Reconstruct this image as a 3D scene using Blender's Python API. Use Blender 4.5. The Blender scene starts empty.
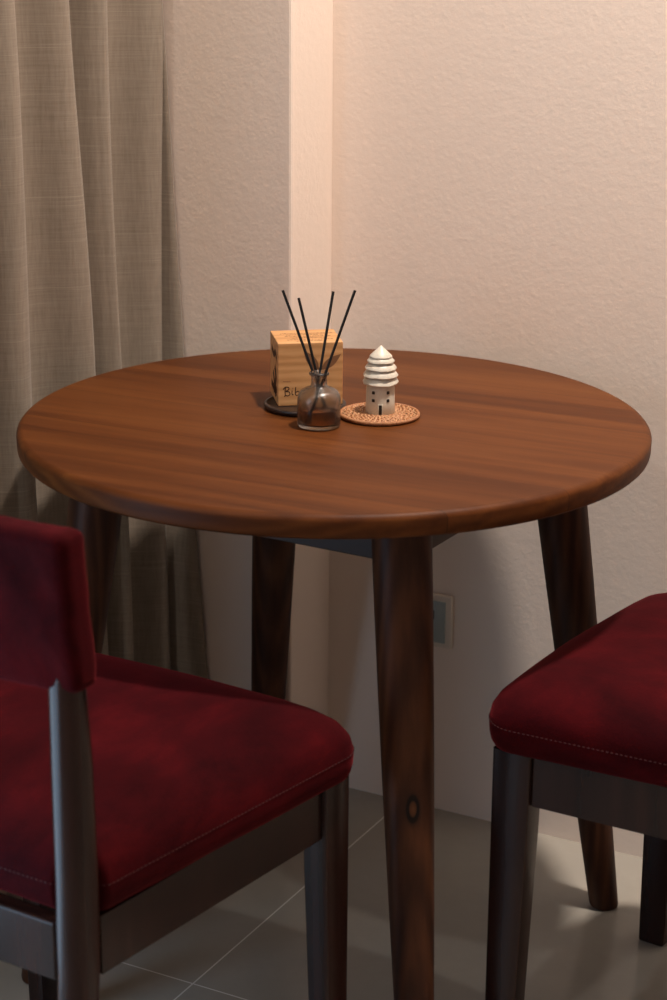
import bpy, bmesh, math, random
from mathutils import Vector, Matrix, noise
PI = math.pi
C = bpy.context.scene.collection
scene = bpy.context.scene

# ---------------------------------------------------------------- helpers
def link(name, bm, mat, parent=None, smooth=True):
    me = bpy.data.meshes.new(name)
    bmesh.ops.recalc_face_normals(bm, faces=bm.faces)
    bm.to_mesh(me); bm.free()
    if smooth:
        for p in me.polygons: p.use_smooth = True
    o = bpy.data.objects.new(name, me); C.objects.link(o)
    for m in (mat if isinstance(mat, (list, tuple)) else [mat]): me.materials.append(m)
    if parent: o.parent = parent
    return o

def sharp(o, deg=35):
    """smooth shading with crisp edges above the angle"""
    me = o.data
    bm = bmesh.new(); bm.from_mesh(me)
    lim = math.radians(deg)
    for e in bm.edges:
        if len(e.link_faces) == 2 and e.calc_face_angle(0) > lim: e.smooth = False
    bm.to_mesh(me); bm.free()
    return o

def tag(o, label, cat, group=None):
    o['label'] = label; o['category'] = cat
    if group: o['group'] = group
    return o

def structure(o, label, cat):
    o['kind'] = 'structure'; o['label'] = label; o['category'] = cat
    return o

def thing(name, label, cat, loc=(0, 0, 0), rz=0, group=None):
    o = bpy.data.objects.new(name, None); C.objects.link(o)
    o.empty_display_size = .05
    o.location = loc; o.rotation_euler = (0, 0, rz)
    return tag(o, label, cat, group)

def add_box(bm, lo, hi, bevel=0, seg=2, mtx=None):
    r = bmesh.ops.create_cube(bm, size=1)
    vs = r['verts']
    for v in vs:
        v.co = Vector([lo[i] + (v.co[i] + .5) * (hi[i] - lo[i]) for i in range(3)])
    if bevel:
        es = {e for v in vs for e in v.link_edges}
        rr = bmesh.ops.bevel(bm, geom=list(es), offset=bevel, segments=seg, profile=.5, affect='EDGES')
        vs = list({v for f in rr['faces'] for v in f.verts} | {v for v in vs if v.is_valid})
    if mtx:
        for v in vs: v.co = mtx @ v.co
    return vs

def add_loft(bm, rings, cap=True):
    """rings: list of equal-length lists of points"""
    R = [[bm.verts.new(p) for p in ring] for ring in rings]
    n = len(R[0])
    for a, b in zip(R[:-1], R[1:]):
        for i in range(n):
            bm.faces.new((a[i], a[(i + 1) % n], b[(i + 1) % n], b[i]))
    if cap:
        bm.faces.new(R[0][::-1]); bm.faces.new(R[-1])
    return R

def add_lathe(bm, prof, n=64, centre=(0, 0)):
    """profile of (r, z); r == 0 closes to a pole"""
    rows = []
    for r, z in prof:
        if r < 1e-7: rows.append([bm.verts.new((centre[0], centre[1], z))])
        else: rows.append([bm.verts.new((centre[0] + r * math.cos(2 * PI * i / n), centre[1] + r * math.sin(2 * PI * i / n), z)) for i in range(n)])
    for a, b in zip(rows[:-1], rows[1:]):
        for i in range(n):
            j = (i + 1) % n
            if len(a) == 1 and len(b) == 1: continue
            if len(a) == 1: bm.faces.new((a[0], b[i], b[j]))
            elif len(b) == 1: bm.faces.new((a[i], b[0], a[j]))
            else: bm.faces.new((a[i], b[i], b[j], a[j]))

def add_tube(bm, pts, rad, n=8):
    pts = [Vector(p) for p in pts]
    rings = []
    for i, p in enumerate(pts):
        d = (pts[min(i + 1, len(pts) - 1)] - pts[max(i - 1, 0)]).normalized()
        up = Vector((0, 0, 1)) if abs(d.z) < .9 else Vector((1, 0, 0))
        a = d.cross(up).normalized(); b = d.cross(a)
        r = rad[i] if isinstance(rad, (list, tuple)) else rad
        rings.append([p + a * r * math.cos(2 * PI * k / n) + b * r * math.sin(2 * PI * k / n) for k in range(n)])
    add_loft(bm, rings)

def rounded_poly(pts, rad, seg=8):
    """2-D polygon (ccw) with rounded corners"""
    out = []
    n = len(pts)
    for i in range(n):
        p = Vector(pts[i]); a = Vector(pts[i - 1]); b = Vector(pts[(i + 1) % n])
        r = rad[i] if isinstance(rad, (list, tuple)) else rad
        da = (a - p).normalized(); db = (b - p).normalized()
        ang = da.angle(db)
        t = r / math.tan(ang / 2)
        c = p + (da + db).normalized() * (r / math.sin(ang / 2))
        s = p + da * t - c; e = p + db * t - c
        a0 = math.atan2(s.y, s.x); a1 = math.atan2(e.y, e.x)
        while a1 - a0 > PI: a1 -= 2 * PI
        while a1 - a0 < -PI: a1 += 2 * PI
        for k in range(seg + 1):
            th = a0 + (a1 - a0) * k / seg
            out.append((c.x + r * math.cos(th), c.y + r * math.sin(th)))
    return out

# ---------------------------------------------------------------- materials
class NT:
    def __init__(self, name):
        self.m = bpy.data.materials.new(name); self.m.use_nodes = True
        self.t = self.m.node_tree; self.b = self.t.nodes['Principled BSDF']
    def n(self, typ, **kw):
        nd = self.t.nodes.new(typ)
        for k, v in kw.items():
            if k.startswith('_'): setattr(nd, k[1:], v)
        return nd
    def l(self, a, b): self.t.links.new(a, b)
    def val(self, sock, v): sock.default_value = v
    def coords(self, scale=(1, 1, 1), rot=(0, 0, 0), loc=(0, 0, 0), kind='Object'):
        tc = self.n('ShaderNodeTexCoord'); mp = self.n('ShaderNodeMapping')
        mp.inputs['Scale'].default_value = scale; mp.inputs['Rotation'].default_value = rot; mp.inputs['Location'].default_value = loc
        self.l(tc.outputs[kind], mp.inputs['Vector']); return mp.outputs['Vector']
    def noise(self, vec, scale, detail=4, rough=.5, dist=0):
        nd = self.n('ShaderNodeTexNoise')
        nd.inputs['Scale'].default_value = scale; nd.inputs['Detail'].default_value = detail
        nd.inputs['Roughness'].default_value = rough; nd.inputs['Distortion'].default_value = dist
        if vec: self.l(vec, nd.inputs['Vector'])
        return nd.outputs['Fac']
    def ramp(self, fac, stops):
        nd = self.n('ShaderNodeValToRGB'); el = nd.color_ramp.elements
        while len(el) < len(stops): el.new(.5)
        for e, (p, c) in zip(el, stops):
            e.position = p; e.color = (*c, 1) if len(c) == 3 else c
        self.l(fac, nd.inputs['Fac']); return nd.outputs['Color']
    def math(self, op, a, b=None, clamp=False):
        nd = self.n('ShaderNodeMath'); nd.operation = op; nd.use_clamp = clamp
        for i, x in enumerate((a, b)):
            if x is None: continue
            if isinstance(x, (int, float)): nd.inputs[i].default_value = x
            else: self.l(x, nd.inputs[i])
        return nd.outputs[0]
    def mix(self, fac, a, b, mode='MIX'):
        nd = self.n('ShaderNodeMix'); nd.data_type = 'RGBA'; nd.blend_type = mode
        for s, x in ((nd.inputs[0], fac), (nd.inputs[6], a), (nd.inputs[7], b)):
            if isinstance(x, (int, float)): s.default_value = x
            elif isinstance(x, tuple): s.default_value = (*x, 1) if len(x) == 3 else x
            else: self.l(x, s)
        return nd.outputs[2]
    def bump(self, h, strength=.2, dist=.002):
        nd = self.n('ShaderNodeBump'); nd.inputs['Strength'].default_value = strength; nd.inputs['Distance'].default_value = dist
        self.l(h, nd.inputs['Height']); self.l(nd.outputs['Normal'], self.b.inputs['Normal'])
    def base(self, c):
        s = self.b.inputs['Base Color']
        if isinstance(c, tuple): s.default_value = (*c, 1)
        else: self.l(c, s)
    def set(self, **kw):
        for k, v in kw.items(): self.b.inputs[k.replace('_', ' ')].default_value = v
        return self

def mat_wall(name, col, bump=.15):
    k = NT(name); v = k.coords()
    big = k.noise(v, 3, 2); k.base(k.mix(k.math('MULTIPLY', big, .12), col, tuple(c * .9 for c in col)))
    h1 = k.noise(v, 85, 5, .6); h2 = k.noise(v, 260, 3, .6)
    h = k.math('ADD', k.ramp_f(h1) if hasattr(k, 'ramp_f') else h1, k.math('MULTIPLY', h2, .35))
    k.bump(h, bump, .004); k.set(Roughness=.62, Specular_IOR_Level=.25)
    return k.m

def mat_wood(name, cols, axis=0, stretch=14, scale=9, rough=.38, plank=None, bump=.12, rot=0, knot=None, spec=.4, seed=0.):
    """long grain along local axis; optional plank width gives each board its own tone and grain offset"""
    k = NT(name)
    tc = k.n('ShaderNodeTexCoord')
    mp = k.n('ShaderNodeMapping'); mp.inputs['Rotation'].default_value = (0, 0, rot); mp.inputs['Location'].default_value = (seed, seed * .7, seed * .3)
    k.l(tc.outputs['Object'], mp.inputs['Vector'])
    vec = mp.outputs['Vector']
    sep = k.n('ShaderNodeSeparateXYZ'); k.l(vec, sep.inputs[0])
    comps = [sep.outputs[i] for i in range(3)]
    tone = None
    if plank:
        cell = k.math('FLOOR', k.math('DIVIDE', comps[1], plank))
        wn = k.n('ShaderNodeTexWhiteNoise'); wn.noise_dimensions = '1D'; k.l(cell, wn.inputs['W'])
        tone = wn.outputs['Value']
        comps[0] = k.math('ADD', comps[0], k.math('MULTIPLY', tone, 7.3))
        comps[2] = k.math('ADD', comps[2], k.math('MULTIPLY', tone, 3.1))
    sc = [1.0, 1.0, 1.0]; sc[axis] = 1.0 / stretch
    cmb = k.n('ShaderNodeCombineXYZ')
    for i in range(3): k.l(k.math('MULTIPLY', comps[i], sc[i]), cmb.inputs[i])
    g = cmb.outputs[0]
    if knot:
        (kx, ky, kz, kr) = knot
        # grain is pushed sideways round the knot
        mk = k.n('ShaderNodeMapping'); mk.inputs['Location'].default_value = (-kx / kr, -ky / kr, -kz / (kr * 2.2)); mk.inputs['Scale'].default_value = (1 / kr, 1 / kr, 1 / (kr * 2.2))
        k.l(tc.outputs['Object'], mk.inputs['Vector'])
        ln = k.n('ShaderNodeVectorMath'); ln.operation = 'LENGTH'; k.l(mk.outputs[0], ln.inputs[0]); kd = ln.outputs['Value']
    n1 = k.noise(g, scale, 6, .62, .6)
    n2 = k.noise(g, scale * 7, 4, .6, .2)
    wv = k.n('ShaderNodeTexWave'); wv.wave_type = 'RINGS'; wv.rings_direction = 'XYZ'[axis]
    wv.inputs['Scale'].default_value = scale * 1.1; wv.inputs['Distortion'].default_value = 5.5; wv.inputs['Detail'].default_value = 3; wv.inputs['Detail Scale'].default_value = 1.2
    k.l(g, wv.inputs['Vector'])
    f = k.math('ADD', k.math('MULTIPLY', n1, .50), k.math('ADD', k.math('MULTIPLY', wv.outputs['Fac'], .20), k.math('MULTIPLY', n2, .30)))
    if tone is not None: f = k.math('ADD', f, k.math('MULTIPLY', k.math('SUBTRACT', tone, .5), .10))
    col = k.ramp(f, [(.28, cols[0]), (.5, cols[1]), (.72, cols[2])])
    if plank:
        fr = k.math('FRACT', k.math('DIVIDE', comps[1], plank))
        edge = k.math('LESS_THAN', k.math('ABSOLUTE', k.math('SUBTRACT', fr, .5)), .4965)
        col = k.mix(edge, tuple(c * .8 for c in cols[0]), col)
    if knot:
        kd = k.math('ADD', kd, k.math('MULTIPLY', k.math('SUBTRACT', n1, .5), .35))
        kcol = k.ramp(kd, [(0., (.115, .045, .017)), (.33, (.075, .027, .010)), (.45, (.004, .002, .0015)), (.62, (.006, .003, .002)), (.78, (.03, .010, .005))])
        kfac = k.ramp(kd, [(.66, (1, 1, 1)), (.95, (0, 0, 0))])
        col = k.mix(kfac, col, kcol)
    k.base(col)
    k.set(Roughness=rough, Specular_IOR_Level=spec)
    k.bump(k.math('ADD', n2, n1), bump, .0008)
    return k.m

def mat_velvet(name, dark, mid, lite):
    k = NT(name); v = k.coords()
    n1 = k.noise(k.coords((1, .55, 1), (0, 0, .6)), 11, 6, .65, .25); n2 = k.noise(v, 420, 2, .6)
    f = k.math('ADD', k.math('MULTIPLY', n1, .85), k.math('MULTIPLY', n2, .15))
    k.base(k.ramp(f, [(.37, dark), (.51, mid), (.65, lite)]))
    k.set(Roughness=.9, Specular_IOR_Level=.06, Sheen_Weight=.22, Sheen_Roughness=.4)
    k.b.inputs['Sheen Tint'].default_value = (.85, .08, .10, 1)
    k.bump(k.math('ADD', n2, k.math('MULTIPLY', n1, 1.5)), .25, .0012)
    return k.m

def mat_plain(name, col, rough=.5, spec=.4, bump=None, var=.0, vscale=20, **kw):
    k = NT(name)
    v = k.coords()
    n = k.noise(v, vscale, 4)
    k.base(k.mix(k.math('MULTIPLY', n, var), col, tuple(c * .35 for c in col)) if var else col)
    if bump: k.bump(k.noise(v, bump[0], 4), bump[1], .001)
    k.set(Roughness=rough, Specular_IOR_Level=spec, **kw)
    return k.m

WALL = (.83, .705, .612)
M = {}
M['wall'] = mat_wall('wall_paint', WALL)
M['ceiling'] = mat_plain('ceiling_paint', (.75, .72, .68), .8, .2)
M['teak'] = mat_wood('teak_top', [(.056, .0150, .0034), (.092, .0265, .0058), (.134, .043, .0098)], 0, 16, 15, .48, plank=.135, rot=.44, bump=.10, seed=.031, spec=.13)
M['teak_rim'] = M['teak']
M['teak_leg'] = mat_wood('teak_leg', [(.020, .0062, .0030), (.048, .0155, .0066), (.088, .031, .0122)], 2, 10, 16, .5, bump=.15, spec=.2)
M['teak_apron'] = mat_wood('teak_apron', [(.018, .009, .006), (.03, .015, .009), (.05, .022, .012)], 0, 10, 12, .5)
M['chair_wood'] = mat_wood('chair_wood', [(.013, .0048, .0038), (.020, .0070, .0052), (.030, .0105, .0074)], 2, 12, 14, .24, bump=.02, spec=.30)
M['velvet'] = mat_velvet('red_velvet', (.018, .0010, .0020), (.033, .0015, .0028), (.060, .0026, .0042))
M['thread'] = mat_plain('red_thread', (.06, .012, .013), .8)

def mat_floor():
    k = NT('floor_tile')
    tc = k.n('ShaderNodeTexCoord'); sep = k.n('ShaderNodeSeparateXYZ'); k.l(tc.outputs['Object'], sep.inputs[0])
    def line(c, off):
        fr = k.math('FRACT', k.math('ADD', k.math('DIVIDE', k.math('SUBTRACT', c, off), .8), 100.5))
        return k.math('LESS_THAN', k.math('ABSOLUTE', k.math('SUBTRACT', fr, .5)), .0014)
    g = k.math('MAXIMUM', line(sep.outputs[0], -.107), line(sep.outputs[1], -.188))
    v = k.coords()
    n = k.noise(v, 30, 5, .6)
    tile = k.mix(n, (.35, .325, .28), (.40, .37, .32))
    k.base(k.mix(g, tile, (.70, .68, .64)))
    k.l(k.math('ADD', k.math('MULTIPLY', g, .5), .17), k.b.inputs['Roughness'])
    k.bump(k.math('SUBTRACT', 1, g), .25, .0006)
    k.set(Specular_IOR_Level=.45)
    return k.m
M['floor'] = mat_floor()

def mat_curtain():
    k = NT('linen_curtain')
    wv = k.coords((260, 260, 26)); wh = k.coords((14, 14, 620))
    a = k.noise(wv, 1, 3, .6); b = k.noise(wh, 1, 3, .6)
    slub = k.ramp(k.noise(k.coords((5, 5, 420)), 1, 2, .5), [(.62, (0, 0, 0)), (.74, (1, 1, 1))])
    f = k.math('ADD', k.math('MULTIPLY', a, .5), k.math('MULTIPLY', b, .5))
    col = k.ramp(f, [(.3, (.215, .172, .130)), (.7, (.31, .258, .205))])
    k.base(k.mix(k.math('MULTIPLY', slub, .30), col, (.43, .375, .30)))
    k.set(Roughness=.9, Specular_IOR_Level=.1, Sheen_Weight=.15)
    k.bump(f, .35, .0012)
    return k.m
M['curtain'] = mat_curtain()

# ---------------------------------------------------------------- room  (u along the back wall, n towards it)
PSI = -.48956
ROOM = Matrix.Rotation(PSI, 4, 'Z')
def uv(u, n, z=0): return ROOM @ Vector((u, n, z))
NW, NA, UE, UL = .444, .322, -.2435, -.545         # back wall, pilaster face, pilaster edge, left wall
UR, NB, ZC = 2.7, -3.5, 3.05

def room_slab(name, lo, hi, mat, label, cat, bevel=0):
    bm = bmesh.new(); add_box(bm, lo, hi, bevel)
    o = link(name, bm, mat, smooth=False); o.matrix_world = ROOM
    return structure(o, label, cat)
room_slab('floor', (UL - .12, NB - .12, -.1), (UR + .12, NW + .12, 0), M['floor'], 'grey beige glossy ceramic tile floor with pale grout lines', 'floor')
room_slab('ceiling', (UL - .12, NB - .12, ZC), (UR + .12, NW + .12, ZC + .1), M['ceiling'], 'plain off white ceiling above the dining corner', 'ceiling')
room_slab('wall_back', (UL, NW, 0), (UR + .12, NW + .12, ZC), M['wall'], 'textured pinkish cream wall behind the table on the right', 'wall')
room_slab('wall_left', (UL - .12, NB - .12, 0), (UL, NW + .12, ZC), M['wall'], 'cream wall hidden behind the linen curtain', 'wall')
room_slab('wall_right', (UR, NB, 0), (UR + .12, NW, ZC), M['wall'], 'cream wall on the right side of the room', 'wall')
room_slab('wall_front', (UL, NB - .12, 0), (UR + .12, NB, ZC), M['wall'], 'cream wall behind the viewer', 'wall')
room_slab('wall_pilaster', (UL + .0005, NA, 0), (UE, NW + .02, ZC), M['wall'], 'projecting cream wall column between curtain and back wall', 'wall', .004)

# ---------------------------------------------------------------- curtain
def curtain():
    bm = bmesh.new()
    # fold crests: position along the wall at the top of the picture and its drift at table height
    crest = [(-.60, .0), (-.49, .01), (-.40, .0), (-.295, .010), (-.18, .010), (-.066, .010), (.078, .030), (.150, .014), (.298, -.006), (.352, 0)]
    NZ, per = 46, 18
    z0, z1 = .012, 2.45
    rows = []
    for iz in range(NZ + 1):
        z = z0 + (z1 - z0) * iz / NZ
        t = (1.25 - z) / .55                                         # 0 at the picture's top, 1 near the table top
        row = []
        cs = [c + d * max(-.6, min(t, 1.8)) for c, d in crest]
        for k in range(len(cs) - 1):
            last = k == len(cs) - 2
            N = per if not last else 6
            for j in range(N):
                f = j / per
                n = cs[k] + (cs[k + 1] - cs[k]) * f
                per_w = (cs[k + 1] - cs[k])
                A = .020 + .13 * max(0, per_w - .05)
                A = min(A, .031) * (1 + .10 * math.sin(3 * k + 1.3))
                w = math.cos(2 * PI * f)
                w = math.copysign(abs(w) ** .8, w)
                u = -.470 + A * w + .004 * math.sin(5 * z + k * 1.7 + f * 2) + .003 * noise.noise((n * 9, z * 3, 2.0))
                row.append((u, n, z))
        # free edge: the last stretch turns back out towards the room and flares lower down
        fl = max(0, min(2.1, t))
        u, n, _ = row[-1]
        e = []
        for j in range(1, 6):
            s = j / 5
            e.append((u + (.016 + .043 * fl - .004 * fl * fl) * s ** 1.3, min(n + (.001 + .004 * fl) * s, .3195), z))
        rows.append([bm.verts.new(p) for p in row + e])
    for a, b in zip(rows[:-1], rows[1:]):
        for i in range(len(a) - 1): bm.faces.new((a[i], a[i + 1], b[i + 1], b[i]))
    o = link('curtain', bm, M['curtain'])
    o.matrix_world = ROOM
    s = o.modifiers.new('cloth_thickness', 'SOLIDIFY'); s.thickness = .0022; s.offset = 0
    tag(o, 'beige linen curtain hanging in deep folds at the left wall', 'curtain')
    return o
curtain()

# ---------------------------------------------------------------- wall socket
sk = thing('wall_socket', 'small square socket plate low on the wall behind the table leg', 'socket', uv(-.069, NW, .319), PSI)
bm = bmesh.new(); add_box(bm, (-.043, -.009, -.043), (.043, -.0002, .043), .003)
link('plate', bm, mat_plain('socket_plate', (.62, .55, .47), .4), sk)
bm = bmesh.new(); add_box(bm, (-.033, -.012, -.034), (.033, -.0085, .034), .0015)
ins = link('insert', bm, mat_plain('socket_insert', (.30, .34, .33), .3), sk); ins['label'] = 'grey green insert'
bm = bmesh.new()
for x in (-.012, .012): add_box(bm, (x - .003, -.0135, .004), (x + .003, -.0118, .018))
link('slot', bm, mat_plain('socket_slot', (.03, .03, .03), .6), ins, smooth=False)

# ---------------------------------------------------------------- dining table
H, RT, PHI = .75, .4015, .2623
table = thing('dining_table', 'round brown teak dining table with four splayed tapered legs', 'table')
prof = [(0, H - .029), (RT - .007, H - .029), (RT - .0035, H - .0282), (RT - .0008, H - .0255), (RT, H - .022), (RT + .0003, H - .008), (RT - .0006, H - .0050), (RT - .0036, H - .0016), (RT - .0062, H - .0003), (RT - .009, H), (0, H)]
bm = bmesh.new(); add_lathe(bm, prof, 160)
sharp(link('tabletop', bm, M['teak'], table), 28)

def leg_point(k, z):
    a = PHI + k * PI / 2
    r = .2990 + (.4070 - .2990) * (.72 - z) / .72
    return Vector((r * math.cos(a), r * math.sin(a), z))
def leg_mesh(k):
    bm = bmesh.new(); rings = []
    a = PHI + k * PI / 2
    prof = [(0., .0165), (.0025, .0192), (.006, .0202), (.10, .0226), (.25, .0265), (.40, .0300), (.52, .0322), (.62, .0337), (.7215, .0345)]
    for z, r in prof:
        c = leg_point(k, z)
        ring = []
        for i in range(40):
            th = 2 * PI * i / 40
            # softly squared round section
            q = 1 / (abs(math.cos(th)) ** 2.35 + abs(math.sin(th)) ** 2.35) ** (1 / 2.35)
            x, y = r * q * math.cos(th), r * q * math.sin(th)
            ring.append(c + Vector((x * math.cos(a) - y * math.sin(a), x * math.sin(a) + y * math.cos(a), 0)))
        rings.append(ring)
    add_loft(bm, rings)
    return bm
kp = leg_point(3, .382) + Vector((.004, -.029, 0))
M['teak_leg_knot'] = mat_wood('teak_leg_knotted', [(.020, .0062, .0030), (.048, .0155, .0066), (.088, .031, .0122)], 2, 10, 16, .5, bump=.15, spec=.2, knot=(kp.x, kp.y, kp.z, .0125))
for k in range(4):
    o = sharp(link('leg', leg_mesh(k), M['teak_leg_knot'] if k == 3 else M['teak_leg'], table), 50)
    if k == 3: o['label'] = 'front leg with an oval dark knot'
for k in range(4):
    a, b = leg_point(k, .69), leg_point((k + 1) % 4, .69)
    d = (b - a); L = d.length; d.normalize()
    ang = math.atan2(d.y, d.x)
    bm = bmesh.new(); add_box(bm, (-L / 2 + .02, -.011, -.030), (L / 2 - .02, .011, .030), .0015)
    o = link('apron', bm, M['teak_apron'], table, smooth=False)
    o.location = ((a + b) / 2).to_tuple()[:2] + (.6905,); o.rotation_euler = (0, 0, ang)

# ---------------------------------------------------------------- chairs
WF, WB, D, ZB, RA = .455, .385, .446, .452, .0635
def subdivide(pts, step=10):
    """long sides get extra points so that they can bow"""
    out = []
    for i, p in enumerate(pts):
        q = pts[(i + 1) % len(pts)]
        n = step if (i + 1) % 10 == 0 else 1
        for k in range(n): out.append((p[0] + (q[0] - p[0]) * k / n, p[1] + (q[1] - p[1]) * k / n))
    return out
def seat_outline(inset, r):
    ov, ob = .0185, .006
    # the back corners are notched round the posts
    dn = max(.0006, .025 * (1 - inset / .03))           # the notch fades out towards the crown
    hb = WB / 2 + ob - inset
    nx_ = min(WB / 2 - .036, hb - .022)
    yn = -D + .016 + inset; yr = yn + dn
    rn = min(.010, dn * .4)
    fr = (WF / 2 + ov - inset, .014 - inset)
    pts = [(-fr[0], fr[1]), (-hb, yr), (-nx_, yr), (-nx_, yn), (nx_, yn), (nx_, yr), (hb, yr), fr]
    out = []
    for x, y in subdivide(rounded_poly(pts, [r, .008, rn, rn, rn, rn, .008, r], 9)):
        q = max(0, (y + D * .55) / (D * .55))
        out.append((x, y + .013 * max(0, 1 - (x / (WF / 2)) ** 2) * q ** 2))     # front edge bowed outwards
    return out
def make_chair(label):
    t = thing('dining_chair', label, 'chair', group='red velvet dining chairs at the table')
    # cushion
    bm = bmesh.new(); rings = []
    prof = [(.0005, .013, .030), (.003, .007, .034), (.009, .003, .038), (.018, .0008, .040), (.032, 0, .040), (.046, .002, .042), (.057, .0075, .046), (.066, .018, .052), (.0745, .035, .058), (.0805, .060, .064), (.0845, .090, .07), (.087, .125, .06), (.088, .16, .04)]
    for dz, ins, r in prof:
        rings.append([(x, y, ZB + dz + .0012 * noise.noise((x * 11, y * 11, dz * 20 + 3))) for x, y in seat_outline(ins, r)])
    add_loft(bm, rings)
    seat = link('seat', bm, M['velvet'], t); seat['label'] = 'red velvet cushion'
    bm = bmesh.new()
    ol = seat_outline(.0002, .040); z = ZB + .033
    acc = 0; nxt = 0
    for (x0, y0), (x1, y1) in zip(ol, ol[1:] + ol[:1]):
        seg = math.hypot(x1 - x0, y1 - y0)
        s = nxt - acc
        while s < seg:
            f = s / seg
            px, py = x0 + (x1 - x0) * f, y0 + (y1 - y0) * f
            m = Matrix.Translation((px, py, z)) @ Matrix.Rotation(math.atan2(y1 - y0, x1 - x0), 4, 'Z')
            add_box(bm, (-.0014, -.0007, -.0005), (.0014, .0007, .0005), mtx=m)
            nxt += .0056; s = nxt - acc
        acc += seg
    link('stitching', bm, M['thread'], seat, smooth=False)
    # front legs: deeper than wide, tapered on the inner faces
    for sx in (-1, 1):
        bm = bmesh.new(); rings = []
        for z, w, d in ((0, .023, .036), (.003, .025, .038), (.20, .029, .044), (.36, .032, .049), (ZB, .032, .050)):
            xo = sx * WF / 2; xi = xo - sx * w
            x0, x1 = min(xo, xi), max(xo, xi)
            rings.append([(x, y, z) for x, y in rounded_poly([(x0, -d), (x1, -d), (x1, 0), (x0, 0)], .0035, 3)])
        add_loft(bm, rings)
        sharp(link('leg', bm, M['chair_wood'], t), 24)
    # rear legs run up into the back posts
    for sx in (-1, 1):
        bm = bmesh.new(); rings = []
        for z, dy, w, d in ((0, -.050, .026, .030), (.003, -.050, .028, .032), (.20, -.022, .030, .036), (.40, -.004, .036, .043), (.50, -.002, .037, .043), (.62, -.002, .037, .040), (.72, -.004, .033, .032), (.82, -.008, .030, .026)):
            xo = sx * (WB / 2 + .006); xi = xo - sx * w; x0, x1 = min(xo, xi), max(xo, xi)
            yb = -D + dy
            rings.append([(x, y, z) for x, y in rounded_poly([(x0, yb), (x1, yb), (x1, yb + d), (x0, yb + d)], min(w, d) * .46, 6)])
        add_loft(bm, rings)
        o = sharp(link('leg', bm, M['chair_wood'], t), 40); o['label'] = 'rear leg rising into the back post'
    # seat rails
    zr = ZB - RA
    bm = bmesh.new(); add_box(bm, (-WF / 2 + .033, -.030, zr), (WF / 2 - .033, -.004, ZB), .0015); link('seat_rail', bm, M['chair_wood'], t, smooth=False)
    bm = bmesh.new(); add_box(bm, (-WB / 2 + .031, -D + .006, zr - .002), (WB / 2 - .031, -D + .028, ZB - .002), .003); link('seat_rail', bm, M['chair_wood'], t, smooth=False)
    for sx in (-1, 1):
        bm = bmesh.new()
        xf, xb = sx * (WF / 2 - .003), sx * (WB / 2 - .003)
        y0, y1 = -.0505, -D + .0385
        xa = xf + (xb - xf) * (.0505 / D)
        xb = xf + (xb - xf) * ((D - .0385) / D)
        th = -sx * .022
        pts = [(xa, y0), (xb, y1), (xb + th, y1), (xa + th, y0)]
        add_loft(bm, [[(x, y, z) for x, y in pts] for z in (zr, ZB)])
        link('seat_rail', bm, M['chair_wood'], t, smooth=False)
    # upholstered back pad: rounded block wrapped round the posts, wrinkled cloth
    bm = bmesh.new()
    hx, y0, y1, z0, z1 = WB / 2 + .010, -D - .003, -D + .036, .696, .855
    nx, ny, nz, r = 64, 8, 34, .011
    add_box(bm, (-1, -1, -1), (1, 1, 1))
    bm.free(); bm = bmesh.new()
    cache = {}
    def vert(i, j, k):
        key = (i, j, k)
        if key in cache: return cache[key]
        x = -hx + 2 * hx * i / nx; y = y0 + (y1 - y0) * j / ny; z = z0 + (z1 - z0) * k / nz
        cx, cy, cz = max(-hx + r, min(hx - r, x)), max(y0 + r, min(y1 - r, y)), max(z0 + r, min(z1 - r, z))
        d = Vector((x - cx, y - cy, z - cz))
        if d.length > 1e-9: 
            p = Vector((cx, cy, cz)) + d.normalized() * r
            nn = d.normalized()
        else: p = Vector((x, y, z)); nn = Vector((0, 0, 0))
        side = abs(p.x) / hx
        w = noise.noise((p.x * 22 + p.z * 14, p.z * 9, 1.7)) * .004 * (.3 + side ** 3) + noise.noise((p.x * 60 + p.z * 30, p.z * 22, 4)) * .0012 * side
        p += nn * w
        tz = (p.z - z0) / (z1 - z0)
        p.y += -.010 * tz + .010 * (1 - (p.x / hx) ** 2) * -1.0           # leans back, bowed away from the sitter
        p.x += .004 * math.copysign(1, p.x) * side ** 6 * (1 - tz) ** 2   # gathered, slightly wider lower edge
        cache[key] = bm.verts.new(p); return cache[key]
    def face(a, b, c, d): bm.faces.new((vert(*a), vert(*b), vert(*c), vert(*d)))
    for i in range(nx):
        for k in range(nz):
            face((i, 0, k), (i + 1, 0, k), (i + 1, 0, k + 1), (i, 0, k + 1)); face((i, ny, k), (i, ny, k + 1), (i + 1, ny, k + 1), (i + 1, ny, k))
        for j in range(ny):
            face((i, j, 0), (i, j + 1, 0), (i + 1, j + 1, 0), (i + 1, j, 0)); face((i, j, nz), (i + 1, j, nz), (i + 1, j + 1, nz), (i, j + 1, nz))
    for j in range(ny):
        for k in range(nz):
            face((0, j, k), (0, j, k + 1), (0, j + 1, k + 1), (0, j + 1, k)); face((nx, j, k), (nx, j + 1, k), (nx, j + 1, k + 1), (nx, j, k + 1))
    o = link('backrest', bm, M['velvet'], t); o['label'] = 'red velvet back pad'
    return t
def children(o): return [c for c in bpy.data.objects if c.parent == o]
def copy_tree(o, parent=None):
    c = o.copy(); C.objects.link(c); c.parent = parent
    for ch in children(o):
        if ch is not c: copy_tree(ch, c)
    return c
ch = make_chair('dark wood dining chair with red velvet seat, its back pad in the left foreground')
ch2 = copy_tree(ch)
ch2['label'] = 'dark wood chair with red velvet seat at the right edge, its back out of view'
ch.location = (-.1726, -.3000, 0); ch.rotation_euler = (0, 0, -.5525)
ch2.location = (.3140, -.1598, 0); ch2.rotation_euler = (0, 0, .97335)

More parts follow.
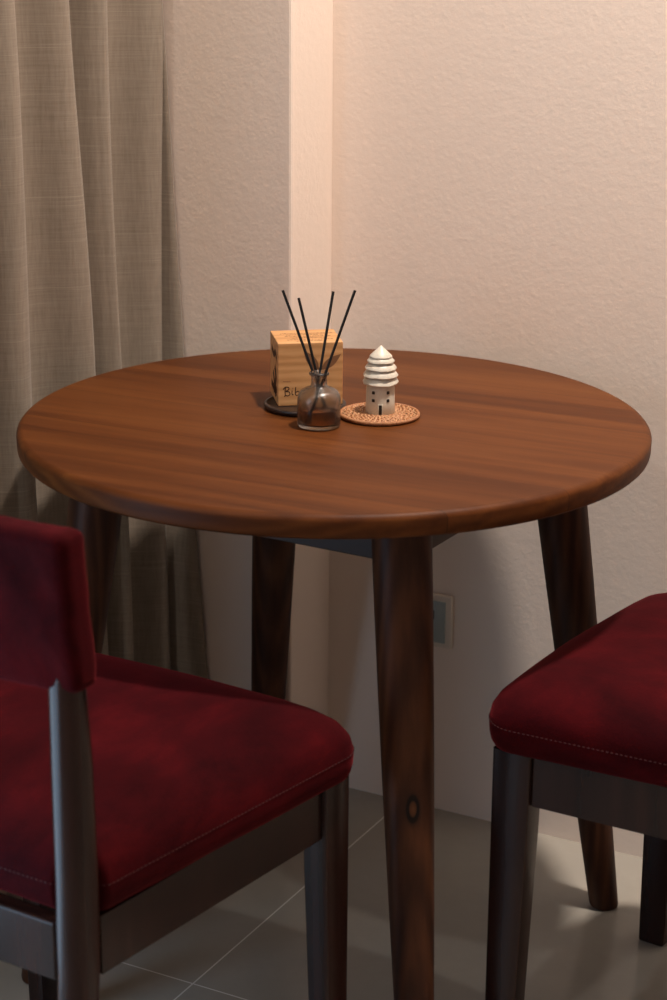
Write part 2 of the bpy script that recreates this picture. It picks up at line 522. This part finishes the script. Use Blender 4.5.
# ---------------------------------------------------------------- things on the table
# dark round coaster under the box
bm = bmesh.new()
add_lathe(bm, [(0, 0), (.048, 0), (.052, .001), (.0535, .004), (.0535, .0065), (.0525, .0075), (.050, .0078), (.0485, .0062), (.044, .0056), (0, .0056)], 72)
o = sharp(link('round_coaster', bm, mat_wood('dark_coaster', [(.012, .007, .005), (.022, .012, .009), (.036, .019, .012)], 0, 8, 30, .35)), 50)
o.location = (-.038, .055, H); tag(o, 'dark round wooden coaster underneath the pale box', 'coaster')

BX, BD, BH = .0845, .076, .083
box = thing('wooden_box', 'pale wood grain box with handwritten word standing behind the diffuser bottle', 'box', (-.0725, .0385, H + .0057), math.radians(9.5))
mw = mat_wood('pale_box_wood', [(.40, .185, .066), (.56, .29, .115), (.66, .37, .165)], 0, 9, 26, .5, bump=.05)
bm = bmesh.new(); add_box(bm, (0, 0, 0), (BX, BD, BH), .0009); link('box_body', bm, mw, box, smooth=False)
ink = mat_plain('brown_ink', (.045, .018, .009), .6, .2)
leafink = mat_plain('leaf_ink', (.20, .095, .045), .6, .2)
def stroke(bm, pts, w, plane='front'):
    """flat ink stroke 0.15 mm proud of the face; pts in metres on the face"""
    # smooth with catmull-rom
    P = [Vector((*p, 0)) for p in pts]; S = []
    for i in range(len(P) - 1):
        a, b, c, d = P[max(i - 1, 0)], P[i], P[i + 1], P[min(i + 2, len(P) - 1)]
        for q in range(6):
            t = q / 6
            S.append(.5 * ((2 * b) + (c - a) * t + (2 * a - 5 * b + 4 * c - d) * t * t + (3 * b - a - 3 * c + d) * t ** 3))
    S.append(P[-1])
    L, R = [], []
    for i, p in enumerate(S):
        d = (S[min(i + 1, len(S) - 1)] - S[max(i - 1, 0)])
        d = d.normalized() if d.length > 1e-9 else Vector((1, 0, 0))
        nrm = Vector((-d.y, d.x, 0)) * w / 2
        for lst, q in ((L, p + nrm), (R, p - nrm)):
            if plane == 'front': co = [(q.x, -.00015, q.y), (q.x, .0002, q.y)]
            elif plane == 'top': co = [(q.x, q.y, BH + .00015), (q.x, q.y, BH - .0002)]
            else: co = [(-.00015, q.x, q.y), (.0002, q.x, q.y)]
            lst.append([bm.verts.new(c) for c in co])
    for i in range(len(S) - 1):
        for k in (0, 1):
            bm.faces.new((L[i][k], R[i][k], R[i + 1][k], L[i + 1][k]))
        bm.faces.new((L[i][0], L[i][1], L[i + 1][1], L[i + 1][0])); bm.faces.new((R[i][0], R[i][1], R[i + 1][1], R[i + 1][0]))
bm = bmesh.new()
mm = lambda *p: [(x / 1000, y / 1000) for x, y in p]
# handwritten word, lower left of the front face
stroke(bm, mm((9.5, 24.5), (9.0, 20), (9.2, 14.5), (8.0, 12.6)), .0012)
stroke(bm, mm((6.4, 22.2), (9.5, 25.2), (13.5, 24.6), (13.8, 21.8), (10.2, 19.6), (14.2, 18.8), (15.3, 15.4), (12.5, 13.6), (9.5, 14.4)), .0012)
stroke(bm, mm((18.3, 20.6), (18.0, 17), (18.6, 14.8), (20.0, 15.2)), .0011)
stroke(bm, mm((18.6, 23.2), (18.9, 22.6)), .0013)
stroke(bm, mm((23.0, 25.0), (22.6, 20), (22.8, 14.6), (26.0, 14.2), (27.6, 17.0), (26.0, 19.4), (23.2, 17.8)), .0012)
stroke(bm, mm((31.5, 19.2), (29.8, 17), (31.0, 14.6), (33.4, 15.4), (33.8, 18), (31.5, 19.2), (35.5, 18.6)), .0011)
link('lettering', bm, ink, box, smooth=False)['label'] = 'dark handwritten word'
bm = bmesh.new()
rnd = random.Random(4)
x = 6.5
for i in range(4):
    stroke(bm, mm((x, 32 + rnd.random()), (x + .8, 33.2), (x + 1.5, 32), (x + 2.0, 32.8)), .00045); x += 2.4
link('small_print', bm, leafink, box, smooth=False)
# leaf emblem on the upper right of the front face
def leaf(bm, base, tip, wid):
    b, t = Vector((*base, 0)) / 1000, Vector((*tip, 0)) / 1000
    d = t - b; nrm = Vector((-d.y, d.x, 0)).normalized()
    up, lo = [], []
    for i in range(11):
        f = i / 10; w = wid / 1000 * math.sin(PI * f ** .85) * .5
        p = b + d * f
        up.append(p + nrm * w); lo.append(p - nrm * w)
    pts = up + lo[-2:0:-1]
    add_loft(bm, [[(p.x, -.00015, p.y) for p in pts], [(p.x, .0002, p.y) for p in pts]])
bm = bmesh.new()
leaf(bm, (53, 47), (33, 73), 12); leaf(bm, (56, 47), (82, 67), 11); leaf(bm, (54, 45), (41, 57), 8)
stroke(bm, mm((54, 36), (54.5, 42), (54, 48)), .001)
link('leaf_emblem', bm, leafink, box, smooth=False)['label'] = 'brown leaf emblem'
# rows of tiny illegible print on the lid
bm = bmesh.new()
for row, (xa, xb, y) in enumerate(((10, 78, 55), (17, 70, 47), (14, 74, 38), (22, 66, 29), (15, 72, 19), (26, 60, 11))):
    x = xa
    while x < xb:
        w = rnd.uniform(1.5, 4.5)
        stroke(bm, mm((x, y), (x + w * .3, y + rnd.uniform(-1.2, 1.4)), (x + w * .6, y - rnd.uniform(-1, 1.2)), (x + w, y + rnd.uniform(-.6, .6))), .0011, 'top')
        x += w + rnd.uniform(.6, 1.6)
link('lid_print', bm, ink, box, smooth=False)
# drawing on the left side face
bm = bmesh.new()
stroke(bm, mm((20, 8), (26, 22), (20, 34), (30, 46)), .011, 'side'); stroke(bm, mm((44, 10), (36, 24), (46, 36)), .010, 'side')
stroke(bm, mm((14, 58), (26, 66), (40, 60), (60, 66)), .008, 'side'); stroke(bm, mm((12, 20), (30, 14), (62, 18)), .009, 'side')
link('side_print', bm, ink, box, smooth=False)

# rattan coaster
def rattan():
    bm = bmesh.new()
    R0 = .0515
    add_lathe(bm, [(0, 0), (R0 - .004, 0), (R0 - .003, .0015), (R0 - .004, .0028), (0, .0028)], 64)
    # concentric coils over radial spokes: woven, each coil going over and under
    rc = .0115; k = 0
    while rc < R0 - .0045:
        nseg = 96
        pts = []
        ns = max(10, int(2 * PI * rc / .0075)) // 2 * 2
        for i in range(nseg + 1):
            th = 2 * PI * i / nseg
            pts.append((rc * math.cos(th), rc * math.sin(th), .0037 + .0013 * math.sin(ns * th + PI * (k % 2))))
        add_tube(bm, pts, .0017, 6); rc += .0052; k += 1
    add_lathe(bm, [(0, .003), (.0105, .003), (.010, .0046), (.006, .0050), (0, .005)], 32)
    o = link('rattan_coaster', bm, [M['rattan'], M['rattan_gap']])
    for p in o.data.polygons[:64 * 4]: p.material_index = 1
    # plaited rim
    bm = bmesh.new()
    for ph in (0, PI):
        pts = []
        for i in range(241):
            th = 2 * PI * i / 240
            q = 42 * th + ph
            rr = R0 - .0018 + .0011 * math.cos(q); zz = .0034 + .0013 * math.sin(q)
            pts.append((rr * math.cos(th), rr * math.sin(th), zz))
        add_tube(bm, pts, .0018, 6)
    link('rim', bm, M['rattan'], o)
    # radial spokes showing between the coils
    bm = bmesh.new()
    for i in range(40):
        th = 2 * PI * i / 40
        pts = []
        for q in range(25):
            r = .009 + (R0 - .013) * q / 24
            pts.append((r * math.cos(th), r * math.sin(th), .0040 + .0013 * math.cos(q * PI / 2.0 + PI * (i % 2))))
        add_tube(bm, pts, .0011, 5)
    link('spokes', bm, M['rattan_dark'], o)
    return o
def mat_rattan(name, a, b):
    k = NT(name); v = k.coords()
    k.base(k.ramp(k.noise(v, 160, 4, .7), [(.3, a), (.7, b)])); k.set(Roughness=.5); return k.m
M['rattan'] = mat_rattan('rattan', (.24, .090, .032), (.48, .22, .095))
M['rattan_gap'] = mat_rattan('rattan_gap', (.05, .02, .008), (.10, .04, .018))
M['rattan_dark'] = mat_rattan('rattan_spoke', (.46, .23, .10), (.62, .35, .18))
o = rattan(); o.location = (.0580, .0140, H + .0002)
tag(o, 'round woven rattan coaster under the small ceramic house', 'coaster')

# ceramic house
def mat_ceramic():
    k = NT('crackle_ceramic'); v = k.coords()
    vo = k.n('ShaderNodeTexVoronoi'); vo.feature = 'DISTANCE_TO_EDGE'; vo.inputs['Scale'].default_value = 95
    k.l(v, vo.inputs['Vector'])
    cr = k.ramp(vo.outputs['Distance'], [(.0, (1, 1, 1)), (.03, (0, 0, 0))])
    n = k.noise(v, 60, 5, .6)
    col = k.mix(n, (.74, .69, .58), (.60, .55, .46))
    k.base(k.mix(k.math('MULTIPLY', cr, .22), col, (.22, .18, .14)))
    k.set(Roughness=.38); k.bump(n, .2, .0006); return k.m
M['ceramic'] = mat_ceramic()
HX, HY, HZ = .0590, .0165, H + .0050
hs = thing('ceramic_house', 'small off white ceramic house with a five tiered conical roof on the rattan coaster', 'ornament', (HX, HY, HZ), math.radians(2))
bm = bmesh.new(); add_lathe(bm, [(0, 0), (.0180, 0), (.0188, .0012), (.0186, .018), (.0182, .038), (.0150, .0395), (0, .0395)], 56)
sharp(link('house_body', bm, M['ceramic'], hs), 50)
tiers = [(.0385, .0232, .0176, .0100), (.0478, .0228, .0164, .0098), (.0570, .0205, .0140, .0094), (.0660, .0178, .0112, .0088)]
for i, (z, ro, ri, h) in enumerate(tiers):
    bm = bmesh.new()
    n = 11
    rings = []
    for r, zz in ((ri * .8, z + .0012), (ro - .0016, z), (ro, z + .0012), (ro - .0003, z + .0026), ((ro * .55 + ri * .45), z + h * .62), (ri, z + h), (ri * .7, z + h + .0004)):
        ring = []
        for k in range(n * 4):
            th = 2 * PI * k / (n * 4) + i * .3
            fac = math.cos(PI / n) / math.cos((th % (2 * PI / n)) - PI / n)
            wob = 1 + .022 * noise.noise((math.cos(th) * 2, math.sin(th) * 2, i * 3.1))
            ring.append((r * (.1 + .9 * fac) * wob * math.cos(th), r * (.1 + .9 * fac) * wob * math.sin(th), zz + .0009 * noise.noise((math.cos(th) * 1.7, math.sin(th) * 1.7, 9 + i))))
        rings.append(ring)
    add_loft(bm, rings)
    sharp(link('roof_tier', bm, M['ceramic'], hs), 60)
bm = bmesh.new(); n = 14; rings = []
for r, zz in ((.0105, .0732), (.0140, .0722), (.0148, .0732), (.0142, .0747), (.0098, .0790), (.0050, .0834), (.0020, .0862), (.0006, .0876)):
    rings.append([(r * (.35 + .65 * math.cos(PI / n) / math.cos(((2 * PI * k / 56) % (2 * PI / n)) - PI / n)) * math.cos(2 * PI * k / 56), r * (.35 + .65 * math.cos(PI / n) / math.cos(((2 * PI * k / 56) % (2 * PI / n)) - PI / n)) * math.sin(2 * PI * k / 56), zz) for k in range(56)])
add_loft(bm, rings); sharp(link('roof_tip', bm, M['ceramic'], hs), 60)
mdark = mat_plain('dark_glaze', (.012, .010, .009), .4)
def on_body(name, ang, z, w, h, arch=False):
    bm = bmesh.new()
    add_box(bm, (-w / 2, -.0006, -h / 2), (w / 2, .0010, h / 2), min(w, h) * .22, 3)
    o = link(name, bm, mdark, hs)
    r = .0187
    o.location = (r * math.sin(ang), -r * math.cos(ang), z); o.rotation_euler = (0, 0, ang)
    return o
for ang in (-.56, .50):
    for z in (.0295, .0192): on_body('window', ang, z, .0042, .0042)
on_body('door', -.05, .0080, .0046, .0138)
# pale frame strip beside the door
bm = bmesh.new()
add_box(bm, (-.0029, -.0007, .0012), (-.0020, .0008, .0142), .0002); add_box(bm, (.0020, -.0007, .0012), (.0029, .0008, .0142), .0002); add_box(bm, (-.0029, -.0007, .0138), (.0029, .0008, .0147), .0002)
o = link('door_frame', bm, M['ceramic'], hs); o.location = (.0187 * math.sin(-.05), -.0187 * math.cos(-.05), 0); o.rotation_euler = (0, 0, -.05)

# reed diffuser bottle
BXP, BYP = -.0192, -.0365
bt = thing('diffuser_bottle', 'clear glass reed diffuser bottle part filled with amber oil', 'bottle', (BXP, BYP, H + .0003))
def mat_glass():
    k = NT('clear_glass'); k.base((.78, .75, .72)); k.set(Roughness=.25, IOR=1.45, Transmission_Weight=1.0); return k.m
def mat_oil():
    k = NT('amber_oil'); k.base((.72, .42, .17)); k.set(Roughness=.0, IOR=1.40, Transmission_Weight=1.0)
    ab = k.n('ShaderNodeVolumeAbsorption'); ab.inputs['Color'].default_value = (.60, .33, .10, 1); ab.inputs['Density'].default_value = 24
    k.l(ab.outputs[0], k.t.nodes['Material Output'].inputs['Volume']); return k.m
outer = [(0, 0), (.0235, 0), (.0262, .0012), (.0272, .004), (.0272, .036), (.0262, .0415), (.0235, .0460), (.0185, .0490), (.0128, .0510), (.0104, .0535), (.0100, .058), (.0100, .0655), (.0122, .0668), (.0126, .0684), (.0120, .0698), (.0098, .0702)]
inner = [(.0076, .0700), (.0076, .0560), (.0090, .0515), (.0160, .0470), (.0215, .0438), (.0243, .0395), (.0250, .036), (.0250, .0075), (.0225, .0052), (0, .0048)]
bm = bmesh.new(); add_lathe(bm, outer + inner, 64); link('glass_body', bm, mat_glass(), bt)
bm = bmesh.new(); add_lathe(bm, [(0, .0049), (.0224, .0053), (.0249, .0076), (.0249, .0235), (.0246, .0240), (0, .0240)], 64); link('oil', bm, mat_oil(), bt)['label'] = 'amber oil'

# reeds: (foot inside the bottle, tip) - each rests on the floor of the bottle and the lip
mreed = mat_plain('black_reed', (.006, .0055, .0055), .6, .3, bump=(900, .3))
reeds = [((.0150, .006), (-.0460, .026, .1680), 'black reed leaning furthest left in the diffuser bottle'),
         ((.0105, .014), (-.0262, .028, .1580), 'black reed second from left and shortest in the diffuser bottle'),
         ((-.0090, -.006), (.0170, .036, .1650), 'black reed leaning slightly right in the diffuser bottle'),
         ((-.0140, -.010), (.0440, .010, .1720), 'black reed leaning furthest right in the diffuser bottle')]
for (fx, fy), tip, lab in reeds:
    f = Vector((fx, fy, .0062)); t = Vector(tip)
    bm = bmesh.new(); add_tube(bm, [Vector((0, 0, 0)), (t - f) * .5, (t - f)], .00175, 12)
    o = sharp(link('diffuser_reed', bm, mreed), 50); o.location = Vector((BXP, BYP, H + .0003)) + f
    tag(o, lab, 'reed', 'black reeds in the diffuser bottle')

# ---------------------------------------------------------------- lights
def lamp(name, loc, target, size, power, col, kind='DISK', spread=PI):
    L = bpy.data.lights.new(name, 'AREA'); L.shape = kind; L.size = size if not isinstance(size, tuple) else size[0]
    if isinstance(size, tuple): L.size_y = size[1]
    L.energy = power; L.color = col; L.spread = spread
    o = bpy.data.objects.new(name, L); C.objects.link(o); o.location = loc
    o.rotation_euler = (Vector(target) - Vector(loc)).to_track_quat('-Z', 'Y').to_euler()
    return o
lamp('ceiling_lamp_warm', (.57, -.37, 2.95), (.50, .20, .80), .15, 36, (1, .875, .775), spread=math.radians(128))
lamp('ceiling_lamp_neutral', (-1.12, -1.55, 2.95), (-1.12, -1.55, 0), .08, 9.5, (1, .96, .92))
lamp('window_daylight', uv(UL + .05, -1.30, .66), uv(UL + 2, -1.30, .66), (.95, 1.2), 13, (.46, .72, 1), 'RECTANGLE')

w = bpy.data.worlds.new('world'); scene.world = w; w.use_nodes = True
w.node_tree.nodes['Background'].inputs[0].default_value = (.5, .55, .6, 1); w.node_tree.nodes['Background'].inputs[1].default_value = .05

# ---------------------------------------------------------------- camera
cd = bpy.data.cameras.new('camera'); cam = bpy.data.objects.new('camera', cd); C.objects.link(cam)
pitch, roll, f = .30556, .007406, 2028.76
fw = Vector((0, math.cos(pitch), -math.sin(pitch))); rt = Vector((1, 0, 0)); up = rt.cross(fw)
rt2 = rt * math.cos(roll) + up * math.sin(roll); up2 = up * math.cos(roll) - rt * math.sin(roll)
m = Matrix((rt2, up2, -fw)).transposed().to_4x4(); m.translation = (0, -2.50154, 1.43044)
cam.matrix_world = m
cd.sensor_fit = 'VERTICAL'; cd.sensor_height = 36; cd.sensor_width = 24; cd.lens = f * 36 / 1000
cd.dof.use_dof = True; cd.dof.focus_distance = 2.63; cd.dof.aperture_fstop = 6.5
cd.clip_start = .05
scene.camera = cam
vs = scene.view_settings
vs.view_transform = 'Standard'; vs.look = 'None'; vs.gamma = 1; vs.use_curve_mapping = False; vs.exposure = 0
